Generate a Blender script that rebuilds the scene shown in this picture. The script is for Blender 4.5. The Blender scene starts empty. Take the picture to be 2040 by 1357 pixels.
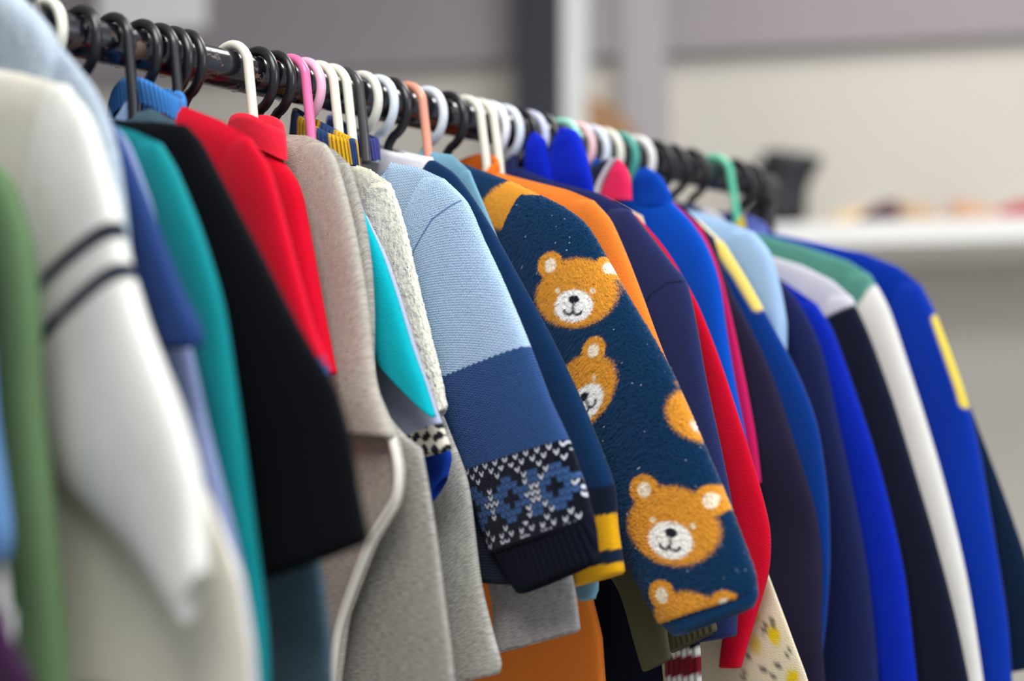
import bpy, bmesh, math, random
import numpy as np
from mathutils import Vector, Matrix
random.seed(7)
rng = np.random.default_rng(11)
SC = bpy.context.scene
COL = SC.collection

# ------------------------------------------------------------------ camera
FPX, W_PX, H_PX = 3200.0, 2040.0, 1357.0          # focal length in pixels of the 2040x1357 frame
YAW = math.radians(43)                             # angle between the rail and the view direction
PITCH = math.atan((916 - 678.5) / FPX)
ZR = 1.35                                          # height of the rail above the floor
FH = np.array([math.cos(YAW), math.sin(YAW), 0.0])
RT = np.array([math.sin(YAW), -math.cos(YAW), 0.0])
Z3 = np.array([0, 0, 1.0])
FW = FH * math.cos(PITCH) + Z3 * math.sin(PITCH)
UP = Z3 * math.cos(PITCH) - FH * math.sin(PITCH)
def ray(px, py): return RT * (px - 1020) / FPX + UP * (678.5 - py) / FPX + FW
CAMP = np.array([0, 0, ZR]) - ray(430, 134) * 1.31

cam_data = bpy.data.cameras.new('camera'); cam = bpy.data.objects.new('camera', cam_data); COL.objects.link(cam)
cam_data.sensor_width = 36.0; cam_data.lens = FPX * 36.0 / W_PX
cam_data.clip_start = 0.05; cam_data.clip_end = 60
cam_data.dof.use_dof = True; cam_data.dof.focus_distance = 1.33; cam_data.dof.aperture_fstop = 1.75
m = Matrix.Identity(4)
for i in range(3):
    m[i][0] = RT[i]; m[i][1] = UP[i]; m[i][2] = -FW[i]; m[i][3] = CAMP[i]
cam.matrix_world = m
SC.camera = cam

# ------------------------------------------------------------------ world, lights, exposure
world = bpy.data.worlds.new('daylight'); SC.world = world; world.use_nodes = True
bg = world.node_tree.nodes['Background']; bg.inputs[0].default_value = (0.78, 0.87, 1.0, 1); bg.inputs[1].default_value = 0.62
def area(name, loc, target, size, power, color=(1, 1, 1)):
    d = bpy.data.lights.new(name, 'AREA'); d.shape = 'RECTANGLE'; d.size, d.size_y = size; d.energy = power; d.color = color
    o = bpy.data.objects.new(name, d); COL.objects.link(o); o.location = loc
    o.rotation_euler = (Vector(target) - Vector(loc)).to_track_quat('-Z', 'Y').to_euler()
    return o
area('ceiling_panel_light', (-0.75, -0.95, 2.78), (-0.75, -0.95, 0), (1.3, 1.3), 70, (1, 0.99, 0.97))
area('ceiling_panel_light', (1.45, 0.05, 2.78), (1.45, 0.05, 0), (1.2, 0.7), 30, (1, 0.98, 0.95))
area('window_daylight', (0.7, -3.0, 2.3), (0.35, 0.0, 1.1), (1.6, 1.6), 46, (0.86, 0.92, 1.0))
SC.view_settings.view_transform = 'Standard'; SC.view_settings.look = 'None'
SC.view_settings.exposure = -0.15; SC.view_settings.gamma = 1.0; SC.view_settings.use_curve_mapping = False
SC.cycles.max_bounces = 6

# ------------------------------------------------------------------ small helpers
def lin(c):
    c = np.asarray(c, float) / 255.0
    return np.where(c <= 0.04045, c / 12.92, ((c + 0.055) / 1.055) ** 2.4)
def L4(c): return tuple(lin(c)) + (1.0,)
def uv(s, p):
    """a point of the picture on the plane that stands square across the rail at s: (towards the viewer, up from the rail)"""
    d = ray(*p); t = (s - CAMP[0]) / d[0]; P = CAMP + d * t
    return np.array([-P[1], P[2] - ZR])
def uvs(s, pts): return np.array([uv(s, p) for p in pts])
def spline(pts, n):
    """Catmull-Rom through pts, n samples evenly spaced by arc length"""
    P = np.asarray(pts, float)
    if len(P) == 2: return P[0] + (P[1] - P[0]) * np.linspace(0, 1, n)[:, None]
    Q = np.vstack([2 * P[0] - P[1], P, 2 * P[-1] - P[-2]]); out = []
    for i in range(1, len(Q) - 2):
        p0, p1, p2, p3 = Q[i - 1], Q[i], Q[i + 1], Q[i + 2]
        t = np.linspace(0, 1, 24, endpoint=False)[:, None]
        a = 0.42
        m1, m2 = a * (p2 - p0), a * (p3 - p1)
        out.append((2*t**3 - 3*t**2 + 1) * p1 + (t**3 - 2*t**2 + t) * m1 + (-2*t**3 + 3*t**2) * p2 + (t**3 - t**2) * m2)
    D = np.vstack(out + [P[-1:]])
    s = np.r_[0, np.cumsum(np.linalg.norm(np.diff(D, axis=0), axis=1))]
    q = np.linspace(0, s[-1], n)
    return np.stack([np.interp(q, s, D[:, k]) for k in range(D.shape[1])], 1)
def mesh_obj(name, verts, faces, mat, parent=None, uvc=None, colors=None, smooth=True, origin=(0, 0, 0)):
    me = bpy.data.meshes.new(name)
    v = np.asarray(verts, float) - np.asarray(origin, float)
    faces = [tuple(int(i) for i in f) for f in faces] if not isinstance(faces, np.ndarray) else faces
    if isinstance(faces, np.ndarray):
        nf, k = faces.shape
        me.vertices.add(len(v)); me.vertices.foreach_set('co', v.ravel())
        me.loops.add(nf * k); me.loops.foreach_set('vertex_index', faces.ravel().astype(np.int32))
        me.polygons.add(nf); me.polygons.foreach_set('loop_start', (np.arange(nf) * k).astype(np.int32))
        me.update(calc_edges=True); me.validate()
    else:
        me.from_pydata(v.tolist(), [], faces); me.update()
    if smooth: me.polygons.foreach_set('use_smooth', [True] * len(me.polygons))
    if uvc is not None:
        lay = me.uv_layers.new(name='UVMap'); idx = np.zeros(len(me.loops), np.int32); me.loops.foreach_get('vertex_index', idx)
        lay.data.foreach_set('uv', np.asarray(uvc, np.float32)[idx].ravel())
    if colors is not None:
        at = me.color_attributes.new('Col', 'FLOAT_COLOR', 'POINT')
        c = np.c_[colors, np.ones(len(colors))].astype(np.float32); at.data.foreach_set('color', c.ravel())
    if mat is not None: me.materials.append(mat)
    o = bpy.data.objects.new(name, me); COL.objects.link(o)
    if parent is not None: o.parent = parent
    return o
def empty(name, loc):
    o = bpy.data.objects.new(name, None); COL.objects.link(o); o.location = loc; o.empty_display_size = 0.05
    return o
def tag(o, label=None, cat=None, group=None, kind=None):
    if label: o['label'] = label
    if cat: o['category'] = cat
    if group: o['group'] = group
    if kind: o['kind'] = kind
    return o

# ------------------------------------------------------------------ materials
_mats = {}
def mat_base(name):
    mt = bpy.data.materials.new(name); mt.use_nodes = True
    nt = mt.node_tree; b = nt.nodes['Principled BSDF']
    return mt, nt, b
def N(nt, t, **kw):
    n = nt.nodes.new(t)
    for k, v in kw.items(): setattr(n, k, v)
    return n
def mth(nt, op, a, b=None, c=None):
    n = nt.nodes.new('ShaderNodeMath'); n.operation = op
    for i, x in enumerate((a, b, c)):
        if x is None: continue
        if isinstance(x, (int, float)): n.inputs[i].default_value = x
        else: nt.links.new(x, n.inputs[i])
    return n.outputs[0]
def fabric(kind='jersey', rgb=None, rgb2=None, sheen=None):
    """rgb None: colours come from the woven-in colour attribute of the mesh"""
    if sheen is None: sheen = .12 if rgb is None else .02 + .2 * float(np.mean(lin(rgb)))
    key = (kind, rgb, rgb2, sheen)
    if key in _mats: return _mats[key]
    mt, nt, b = mat_base('fabric_' + kind); Lk = nt.links.new
    tc = N(nt, 'ShaderNodeUVMap'); sep = N(nt, 'ShaderNodeSeparateXYZ'); Lk(tc.outputs[0], sep.inputs[0])
    X, Y = sep.outputs[0], sep.outputs[1]
    fine = N(nt, 'ShaderNodeTexNoise'); fine.inputs['Scale'].default_value = 900; fine.inputs['Detail'].default_value = 2; Lk(tc.outputs[0], fine.inputs['Vector'])
    big = N(nt, 'ShaderNodeTexNoise'); big.inputs['Scale'].default_value = 28; big.inputs['Detail'].default_value = 3; Lk(tc.outputs[0], big.inputs['Vector'])
    if rgb is None:
        a = N(nt, 'ShaderNodeVertexColor'); a.layer_name = 'Col'; base = a.outputs['Color']
    else:
        r = N(nt, 'ShaderNodeRGB'); r.outputs[0].default_value = L4(rgb); base = r.outputs[0]
    if rgb2 is not None:
        mp = N(nt, 'ShaderNodeMapping'); mp.inputs['Scale'].default_value = (130, 1100, 1); Lk(tc.outputs[0], mp.inputs[0])
        st = N(nt, 'ShaderNodeTexNoise'); st.inputs['Scale'].default_value = 1; st.inputs['Detail'].default_value = 3; Lk(mp.outputs[0], st.inputs['Vector'])
        rp = N(nt, 'ShaderNodeValToRGB'); rp.color_ramp.elements[0].position = .42; rp.color_ramp.elements[1].position = .6; Lk(st.outputs[0], rp.inputs[0])
        mx = N(nt, 'ShaderNodeMix', data_type='RGBA'); Lk(rp.outputs[0], mx.inputs[0]); Lk(base, mx.inputs[6]); mx.inputs[7].default_value = L4(rgb2); base = mx.outputs[2]
    # gentle unevenness of dye and pile
    hv = N(nt, 'ShaderNodeHueSaturation'); Lk(base, hv.inputs['Color'])
    amp = 0.22 if kind in ('fleece', 'sherpa') else 0.16
    v1 = mth(nt, 'MULTIPLY_ADD', fine.outputs[0], amp, 1 - amp / 2); v2 = mth(nt, 'MULTIPLY_ADD', big.outputs[0], 0.14, 0.93)
    Lk(mth(nt, 'MULTIPLY', v1, v2), hv.inputs['Value']); Lk(hv.outputs[0], b.inputs['Base Color'])
    # surface relief
    if kind == 'knit':
        fx = mth(nt, 'SUBTRACT', mth(nt, 'FRACT', mth(nt, 'DIVIDE', X, 0.0027)), 0.5)
        ax = mth(nt, 'ABSOLUTE', fx)
        ph = mth(nt, 'SUBTRACT', mth(nt, 'DIVIDE', Y, 0.0024), mth(nt, 'MULTIPLY', ax, 1.3))
        h = mth(nt, 'ADD', mth(nt, 'MULTIPLY', mth(nt, 'SINE', mth(nt, 'MULTIPLY', ph, 6.2832)), 0.5), mth(nt, 'MULTIPLY', mth(nt, 'SINE', mth(nt, 'MULTIPLY', ax, 6.2832)), 0.6))
        dist = 0.0007
    elif kind == 'rib':
        h = mth(nt, 'SINE', mth(nt, 'MULTIPLY', X, 6.2832 / 0.0062)); h = mth(nt, 'MULTIPLY_ADD', fine.outputs[0], 0.6, h); dist = 0.0014
    elif kind in ('fleece', 'sherpa'):
        f2 = N(nt, 'ShaderNodeTexNoise'); f2.inputs['Scale'].default_value = 650 if kind == 'fleece' else 210; f2.inputs['Detail'].default_value = 4; Lk(tc.outputs[0], f2.inputs['Vector'])
        h = mth(nt, 'MULTIPLY_ADD', fine.outputs[0], .4, f2.outputs[0]); dist = 0.0007 if kind == 'fleece' else 0.0022
    else:
        h = mth(nt, 'MULTIPLY_ADD', big.outputs[0], 1.5, fine.outputs[0]); dist = 0.0012
    bp = N(nt, 'ShaderNodeBump'); bp.inputs['Strength'].default_value = 0.7; bp.inputs['Distance'].default_value = dist
    Lk(h, bp.inputs['Height']); Lk(bp.outputs[0], b.inputs['Normal'])
    b.inputs['Roughness'].default_value = 0.88; b.inputs['Specular IOR Level'].default_value = 0.12
    b.inputs['Sheen Weight'].default_value = sheen; b.inputs['Sheen Roughness'].default_value = 0.45
    b.inputs['Sheen Tint'].default_value = (0.85, 0.9, 1, 1)
    _mats[key] = mt; return mt
def plain(name, rgb, rough=0.5, var=0.06, scale=8, bump=0.0, metal=0, spec=.5, coat=0):
    key = ('plain', name, rgb)
    if key in _mats: return _mats[key]
    mt, nt, b = mat_base(name); Lk = nt.links.new
    tc = N(nt, 'ShaderNodeTexCoord'); no = N(nt, 'ShaderNodeTexNoise'); no.inputs['Scale'].default_value = scale; no.inputs['Detail'].default_value = 4
    Lk(tc.outputs['Object'], no.inputs['Vector'])
    hv = N(nt, 'ShaderNodeHueSaturation'); hv.inputs['Color'].default_value = L4(rgb)
    Lk(mth(nt, 'MULTIPLY_ADD', no.outputs[0], 2 * var, 1 - var), hv.inputs['Value']); Lk(hv.outputs[0], b.inputs['Base Color'])
    b.inputs['Roughness'].default_value = rough; b.inputs['Metallic'].default_value = metal; b.inputs['Specular IOR Level'].default_value = spec
    b.inputs['Coat Weight'].default_value = coat
    if bump:
        bp = N(nt, 'ShaderNodeBump'); bp.inputs['Distance'].default_value = bump; Lk(no.outputs[0], bp.inputs['Height']); Lk(bp.outputs[0], b.inputs['Normal'])
    _mats[key] = mt; return mt
def plastic(rgb): return plain('hanger_plastic', rgb, rough=0.28, var=0.03, scale=30)
def rail_paint():
    mt, nt, b = mat_base('chipped_black_paint'); Lk = nt.links.new
    tc = N(nt, 'ShaderNodeTexCoord')
    no = N(nt, 'ShaderNodeTexNoise'); no.inputs['Scale'].default_value = 55; no.inputs['Detail'].default_value = 6; no.inputs['Roughness'].default_value = .65; Lk(tc.outputs['Object'], no.inputs['Vector'])
    rp = N(nt, 'ShaderNodeValToRGB'); rp.color_ramp.elements[0].position = .56; rp.color_ramp.elements[1].position = .6; Lk(no.outputs[0], rp.inputs[0])
    mx = N(nt, 'ShaderNodeMix', data_type='RGBA'); Lk(rp.outputs[0], mx.inputs[0]); mx.inputs[6].default_value = L4((16, 17, 26)); mx.inputs[7].default_value = L4((92, 66, 56)); Lk(mx.outputs[2], b.inputs['Base Color'])
    Lk(mth(nt, 'MULTIPLY_ADD', rp.outputs[0], .4, .2), b.inputs['Roughness'])
    bp = N(nt, 'ShaderNodeBump'); bp.inputs['Distance'].default_value = .0012; bp.invert = True; Lk(rp.outputs[0], bp.inputs['Height']); Lk(bp.outputs[0], b.inputs['Normal'])
    b.inputs['Specular IOR Level'].default_value = .8; b.inputs['Coat Weight'].default_value = .3; b.inputs['Coat Roughness'].default_value = .1
    return mt

# ------------------------------------------------------------------ cloth shapes
def ring_wq(nf, nb, p=2.6):
    """across (w, -1 inner .. +1 outer) and depth (q, -1 facing back down the rail) of a flattened tube's section; nf points on the near face, nb behind"""
    a = np.r_[np.linspace(math.pi, 2 * math.pi, nf, endpoint=False), np.linspace(0, math.pi, nb, endpoint=False)]
    c, s = np.cos(a), np.sin(a)
    # even spacing across the near face
    w = np.sign(c) * np.abs(c) ** 0.8
    q = np.sign(s) * np.clip(1 - np.abs(w) ** p, 0, 1) ** (1 / p)
    return w, q
def rings_faces(nr, nc):
    i = np.arange(nr - 1)[:, None] * nc; j = np.arange(nc)[None, :]; j2 = (j + 1) % nc
    return np.stack([i + j, i + j2, i + nc + j2, i + nc + j], -1).reshape(-1, 4)
def folds(l, w, amp, seed):
    r = np.random.default_rng(seed); h = np.zeros_like(l)
    for k in range(5):
        fl, fw_ = r.uniform(4, 22), r.uniform(-28, 28); h += np.sin(l * fl * 2 + w * fw_ + r.uniform(0, 6.28)) * r.uniform(.4, 1) / (1 + k * .4)
    return h * amp * 0.45
def tube(name, s, O, I, T, mat, parent, nr=70, nf=26, nb=14, seed=1, amp=.0016, drift=0.0, hollow=0.02, colf=None, flip=False, fuzz=0, p=2.6, pre=True, tz=None, roundend=False):
    """flattened cloth tube between an outer and an inner edge curve, lying across the rail at s; T half thickness"""
    O = spline(O, nr); I = spline(I, nr)
    w, q = ring_wq(nf, nb, p)
    if pre:
        k = max(1, nr // 25); d = np.array([-0.02, 0.004])[None] * np.linspace(1, 0, k, endpoint=False)[:, None]
        O = np.vstack([O[:1] + d, O]); I = np.vstack([I[:1] + d, I])
    n = len(O); mid, half = (O + I) / 2, (O - I) / 2
    lc = np.r_[0, np.cumsum(np.linalg.norm(np.diff(mid, axis=0), axis=1))]
    hw = np.linalg.norm(half, axis=1)
    tt = np.linspace(0, 1, n)
    Tl = T * (np.ones(n) if tz is None else np.interp(tt, np.linspace(0, 1, len(tz)), tz))
    if roundend: Tl = Tl * np.sqrt(np.clip(1 - ((tt - .9) / .1).clip(0, 1) ** 2, 0.02, 1))
    P2 = mid[:, None] + half[:, None] * w[None, :, None]
    Lg = np.repeat(lc[:, None], len(w), 1); Wg = hw[:, None] * w[None]
    fade = np.minimum(1, np.minimum(lc / .03, (lc[-1] - lc) / .04 + .35))[:, None]
    X = s + drift * (lc / lc[-1])[:, None] + Tl[:, None] * q[None] + folds(Lg, Wg, amp, seed) * fade
    V = np.dstack([X, -P2[..., 0], ZR + P2[..., 1]])
    U = np.dstack([Wg, Lg])
    P2c = P2
    if hollow:      # the cuff turns in, and the opening is dark inside
        a = (mid[-1] - mid[-2]); a = a / (np.linalg.norm(a) + 1e-9)
        for k, (sc_, back) in enumerate(((.93, -.002), (.84, .003), (.8, hollow), (.02, hollow))):
            c2 = mid[-1] - a * back + half[-1] * sc_ * w[:, None]
            x2 = s + drift + Tl[-1] * q * sc_ * (1 if k else 1)
            V = np.concatenate([V, np.dstack([x2[None], -c2[None, :, 0], ZR + c2[None, :, 1]])]); U = np.concatenate([U, U[-1:]])
            P2c = np.concatenate([P2c, P2c[-1:]])
    if fuzz: V = V + rng.normal(0, fuzz, V.shape)
    nr2, nc = V.shape[0], V.shape[1]
    cols = None
    if colf is not None:
        cols = colf(P2c.reshape(-1, 2), U.reshape(-1, 2)); 
    F = rings_faces(nr2, nc)
    V = V.reshape(-1, 3)
    if flip: V = V * np.array([1, -1, 1]); F = F[:, ::-1]
    return mesh_obj(name, V, F, mat, parent, U.reshape(-1, 2), cols, origin=parent.location)
def body(name, s, sh, edge, T, mat, parent, hem_v, neck_u, dipf, dipb, nr=60, nf=60, nb=30, seed=3, amp=.002, colf=None, l0=.03, fuzz=0, hollow=True):
    """torso: front and back cloth joined along the shoulders and sides; sh: neck point .. shoulder tip; edge: side line from the tip down"""
    w, q = ring_wq(nf, nb, 4.0)
    tip = sh[-1]
    su = np.r_[0, sh[:, 0]]; sv = np.r_[sh[0, 1], sh[:, 1]]
    top = np.interp(np.abs(w) * tip[0], su, sv)
    near_neck = np.clip(1 - (np.abs(w) * tip[0] / neck_u) ** 2, 0, 1) ** .7
    top = top - near_neck * np.where(q < 0, dipf, dipb)
    t = np.linspace(0, 1, nr) ** 1.05
    fuzz = fuzz * .7
    h = tip[1] - hem_v
    ev = tip[1] - t * h
    eu = np.interp(-ev, -edge[:, 1], edge[:, 0])
    u = w[None] * eu[:, None]
    v = top[None] * (1 - t[:, None]) + hem_v * t[:, None]
    k = np.sqrt(np.clip(1 - (1 - np.clip(t * h / l0, 0, 1)) ** 2, 0, 1))
    kk = np.maximum(k[:, None], np.clip(near_neck * 2, 0, 1)[None])
    Lg = (tip[1] - v) + 0 * u
    X = s + T * q[None] * kk + folds(Lg, u, amp, seed) * np.clip(t * 5, 0, 1)[:, None]
    V = np.dstack([X, -u, ZR + v]); U = np.dstack([u, Lg]); P2 = np.dstack([u, v])
    if hollow:
        for sc_, up_ in ((.8, .004), (.75, .03)):
            V = np.concatenate([V, np.dstack([s + T * q[None] * sc_, -u[-1:] * (.985), ZR + v[-1:] + up_])]); U = np.concatenate([U, U[-1:]]); P2 = np.concatenate([P2, P2[-1:]])
    if fuzz: V = V + rng.normal(0, fuzz, V.shape)
    cols = colf(P2.reshape(-1, 2), U.reshape(-1, 2)) if colf is not None else None
    return mesh_obj(name, V.reshape(-1, 3), rings_faces(V.shape[0], V.shape[1]), mat, parent, U.reshape(-1, 2), cols, origin=parent.location)
def collar(name, s, neck_u, vn, dipf, dipb, T, height, mat, parent, flare=.9, colf=None, thick=.0022, tilt=0.0, depth=1.0, arch=0.0, uc=0.0):
    """ribbed band standing round the neck opening"""
    n = 64; a = np.linspace(0, 2 * math.pi, n, endpoint=False)
    u0, q = np.cos(a), np.sin(a); u0 = u0 + 0.0
    v0 = vn - np.clip(1 - u0 ** 2, 0, 1) ** .7 * np.where(q < 0, dipf, dipb) - .003 - tilt * neck_u * u0 - arch * u0 ** 2
    rows = []
    prof = [(0, 1), (.35, 1), (.8, 1), (1, .6), (1, -.6), (.8, -1), (.35, -1), (0, -1)]
    for hh, side in prof:
        f = 1 + (flare - 1) * hh; th = thick * side
        u = (neck_u * f + th) * u0; x = (T * 0.8 * depth + .003 + th) * q * (1 + .25 * hh)
        u = u + uc
        rows.append(np.stack([s + x, -u, ZR + v0 + hh * height], 1))
    V = np.array(rows); nr = len(rows)
    arc = a * neck_u * 1.1
    U = np.array([np.stack([arc, np.full(n, hh * height)], 1) for hh, _ in prof]).reshape(-1, 2)
    cols = colf(U, U) if colf is not None else None
    return mesh_obj(name, V.reshape(-1, 3), rings_faces(nr, n), mat, parent, U, cols, origin=parent.location)
def pipe(name, pts, r, mat, parent=None, nseg=10, n=60, origin=(0, 0, 0), closed=False, cap=True):
    P = spline(np.asarray(pts, float), n) if not closed else np.asarray(pts, float)
    n = len(P); Tn = np.gradient(P, axis=0); Tn /= np.linalg.norm(Tn, axis=1)[:, None]
    ref = np.array([1., 0, 0]) if abs(Tn[0][0]) < .8 else np.array([0, 0, 1.])
    V = []; 
    for i in range(n):
        a = ref - Tn[i] * (ref @ Tn[i]); a /= np.linalg.norm(a); b = np.cross(Tn[i], a); ref = a
        ang = np.linspace(0, 2 * math.pi, nseg, endpoint=False)
        V.append(P[i] + r * (np.cos(ang)[:, None] * a + np.sin(ang)[:, None] * b))
    V = np.array(V).reshape(-1, 3); F = [tuple(f) for f in rings_faces(n, nseg)]
    if cap: F += [tuple(range(nseg - 1, -1, -1)), tuple(range((n - 1) * nseg, n * nseg))]
    return mesh_obj(name, V, F, mat, parent, origin=origin)
def box(name, lo, hi, mat, parent=None, M=None, bevel=0.0):
    bm = bmesh.new(); bmesh.ops.create_cube(bm, size=1)
    lo, hi = Vector(lo), Vector(hi)
    for v in bm.verts: v.co = Vector((lo[i] + (v.co[i] + .5) * (hi[i] - lo[i]) for i in range(3)))
    if bevel: bmesh.ops.bevel(bm, geom=bm.edges[:], offset=bevel, segments=3, affect='EDGES', profile=.5)
    me = bpy.data.meshes.new(name); bm.to_mesh(me); bm.free(); me.materials.append(mat)
    o = bpy.data.objects.new(name, me); COL.objects.link(o)
    if M is not None: o.matrix_world = M
    if parent is not None: o.parent = parent
    return o

# ------------------------------------------------------------------ the room (set square to the back wall)
WYAW = math.radians(12)
wx = RT * math.cos(WYAW) - FH * math.sin(WYAW)            # along the back wall
wn = -(FH * math.cos(WYAW) + RT * math.sin(WYAW))         # out of the back wall, into the room
W0 = np.array([CAMP[0], CAMP[1], 0]) + FH * 3.75          # a point at the wall's foot
RM = Matrix(((wx[0], -wn[0], 0, W0[0]), (wx[1], -wn[1], 0, W0[1]), (0, 0, 1, 0), (0, 0, 0, 1)))
def rbox(name, lo, hi, mat, bevel=0.0):
    """box in room terms: along the wall, out from the wall, height"""
    return box(name, (lo[0], -hi[1], lo[2]), (hi[0], -lo[1], hi[2]), mat, M=RM, bevel=bevel)
def wall_at(px, py, off=0.0):
    """where the view ray meets the plane standing off metres in front of the back wall: (along, height)"""
    d = ray(px, py); t = ((W0 + wn * off - CAMP) @ wn) / (d @ wn); P = CAMP + d * t
    return (P - W0) @ wx, P[2]
wallm = plain('warm_white_wall_paint', (200, 194, 184), rough=.8, var=.03, scale=1.5)
tag(rbox('wall_back', (-4.6, -.12, 0), (4.2, 0, 2.9), wallm), 'pale plastered wall behind the clothes rail', 'wall', kind='structure')
tag(rbox('wall_left', (-4.72, -.12, 0), (-4.6, 6.5, 2.9), wallm), 'pale plastered side wall', 'wall', kind='structure')
tag(rbox('floor', (-4.72, -.12, -.1), (4.2, 6.5, 0), plain('grey_vinyl_floor', (186, 182, 174), rough=.5, var=.08, scale=3)), 'grey vinyl floor under the clothes rack', 'floor', kind='structure')
tag(rbox('ceiling', (-4.72, -.12, 2.9), (4.2, 6.5, 3.0), plain('white_ceiling', (235, 235, 232), rough=.9)), 'white ceiling', 'ceiling', kind='structure')
# dark pillar, pale post and pilaster on the wall
x0, _ = wall_at(1027, 100, .12); x1, _ = wall_at(1117, 100, .12)
tag(rbox('pillar_black', (x0, 0, 0), (x1, .12, 2.9), plain('black_pillar_paint', (38, 42, 52), rough=.45, var=.25, scale=5)), 'dark charcoal pillar against the pale wall', 'pillar', kind='structure')
x2, _ = wall_at(1166, 100, .1)
tag(rbox('trim_1', (x1, 0, 0), (x2, .1, 2.9), plain('white_gloss_trim', (226, 228, 224), rough=.4)), 'white upright trim beside the dark pillar', 'trim', kind='structure')
xa, _ = wall_at(1238, 150, .05); xb, _ = wall_at(1326, 150, .05)
tag(rbox('trim_2', (xa, 0, 0), (xb, .05, 2.9), plain('grey_pilaster_paint', (168, 163, 166), rough=.8)), 'pale grey pilaster on the back wall', 'trim', kind='structure')
# shelves
shelf_m = plain('white_melamine', (232, 230, 226), rough=.45, var=.02)
SD = .38
xs0, zt = wall_at(1545, 445, SD); xs1, zb = wall_at(2040, 430, SD); _, zlow = wall_at(2040, 480, SD)
SH_T, SH_B = zb, zlow
xsl = wall_at(1345, 440, SD)[0]
def shelf(nm, zb_, zt_, label, xl=xsl, xr=3.6):
    o = rbox(nm, (xl, 0, zb_), (xr, SD, zt_), shelf_m, bevel=.003)
    return tag(o, label, 'shelf')
shelf('wall_shelf', SH_B, SH_T, 'long white wall shelf carrying black boots and small shoes')
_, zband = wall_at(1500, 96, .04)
tag(rbox('wall_shade_band', (-4.6, 0, zband), (4.2, .04, 2.9), plain('mauve_grey_shade', (150, 142, 146), rough=.85, var=.03)), 'mauve grey band painted as shade along the top of the back wall', 'trim', kind='structure')  # flat strip whose darker colour stands in for soft shade high on the wall
# notice board at upper left
xl, zl = wall_at(195, 66, .065); xr, _ = wall_at(403, 66, .065)
tag(rbox('notice_board', (xl, .0405, zl), (xr, .065, zl + .55), plain('white_board', (250, 250, 252), rough=.5, var=.03)), 'white notice board on the wall behind the black hanger hooks', 'board')
# brown paper bag pinned flat on the wall beside the white trim
bp_ = [wall_at(*p, .04) for p in ((1168, 194), (1200, 206), (1236, 230), (1266, 262), (1272, 430), (1168, 430))]
nb_ = len(bp_); bv = [(x, -.075, z) for x, z in bp_] + [(x, -.002, z) for x, z in bp_]
bf = [tuple(range(nb_ - 1, -1, -1)), tuple(range(nb_, 2 * nb_))] + [(k, (k + 1) % nb_, nb_ + (k + 1) % nb_, nb_ + k) for k in range(nb_)]
bag = mesh_obj('paper_bag', bv, bf, plain('brown_paper', (166, 124, 88), rough=.8, var=.12, scale=12, bump=.004), smooth=False); bag.matrix_world = RM
tag(bag, 'brown paper bag with a slanted top on the wall right of the white trim', 'bag')

def loft(name, secs, mat, parent, M, sub=1):
    """closed body through elliptical sections (x, y, z, half-width x, half-depth y, power)"""
    n = 20; V = []
    for (x, y, z, a, b, tilt) in secs:
        for k in range(n):
            t = 2 * math.pi * k / n; c, s_ = math.cos(t), math.sin(t)
            cx = a * math.copysign(abs(c) ** .8, c); V.append((x + cx, y + b * math.copysign(abs(s_) ** .8, s_), z + cx * tilt))
    F = [tuple(f) for f in rings_faces(len(secs), n)] + [tuple(range(n - 1, -1, -1)), tuple(range((len(secs) - 1) * n, len(secs) * n))]
    o = mesh_obj(name, V, F, mat, parent)
    if sub:
        md = o.modifiers.new('smooth', 'SUBSURF'); md.levels = 1; md.render_levels = 1
    return o
def shelf_thing(name, px, label, cat, group=None, off=.2):
    x, _ = wall_at(px, 430, SD)
    o = empty(name, (0, 0, 0)); o.matrix_world = RM @ Matrix.Translation((x, -off, SH_T)); tag(o, label, cat, group); return o
def boot(px, off, label, sc=1.0):
    o = shelf_thing('ankle_boot', px, label, 'boot', 'black boots on the shelf', off)
    lm = plain('black_boot_leather', (16, 18, 24), rough=.5, var=.1)
    loft('boot_upper', [(-.022, 0, .012, .062, .028, 0), (-.022, 0, .03, .062, .03, 0), (-.014, 0, .055, .055, .029, -.05), (.0, 0, .085, .043, .028, -.1), (.006, 0, .11, .046, .03, -.15), (.014, 0, .14, .06, .033, -.16), (.016, 0, .152, .058, .031, -.16)], lm, o, None)
    loft('sole', [(-.022, 0, 0, .064, .03, 0), (-.022, 0, .013, .065, .031, 0)], plain('black_rubber', (12, 12, 14), rough=.7), o, None, 0)
    o.scale = (sc, sc, sc); return o
boot(1560, .26, 'black ankle boot at the front edge of the white shelf', 1.1)
boot(1525, .12, 'black ankle boot standing nearer the wall behind its pair', 1.1)
def shoe(px, off, rgb, lining, label, sc=1.0, rot=0, name='child_shoe'):
    o = shelf_thing(name, px, label, 'shoe', 'small shoes on the white shelf', off)
    um = plain('shoe_upper', rgb, rough=.6, var=.12, scale=40)
    loft('shoe_upper', [(0, 0, .012, .058, .026, 0), (0, 0, .026, .057, .027, 0), (.006, 0, .038, .047, .024, .1), (.02, 0, .05, .032, .02, .15), (.022, 0, .056, .028, .018, .15), (.022, 0, .05, .022, .013, .15)], um, o, None)
    loft('sole', [(0, 0, 0, .06, .028, 0), (0, 0, .013, .061, .029, 0)], plain('shoe_sole', lining, rough=.7), o, None, 0)
    o.matrix_world = o.matrix_world @ Matrix.Rotation(rot, 4, 'Z') @ Matrix.Diagonal((sc, sc, sc, 1)); return o
shoe(1690, .24, (222, 190, 140), (214, 190, 150), 'sand coloured small shoe on the shelf, nearest the black boots', .85, .2)
shoe(1752, .31, (84, 40, 60), (56, 30, 44), 'dark plum small shoe right of the sand coloured shoe', .8, -.5)
shoe(1800, .2, (205, 160, 150), (225, 200, 170), 'dusty pink small shoe beside the plum one', .62, .5)
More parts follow.
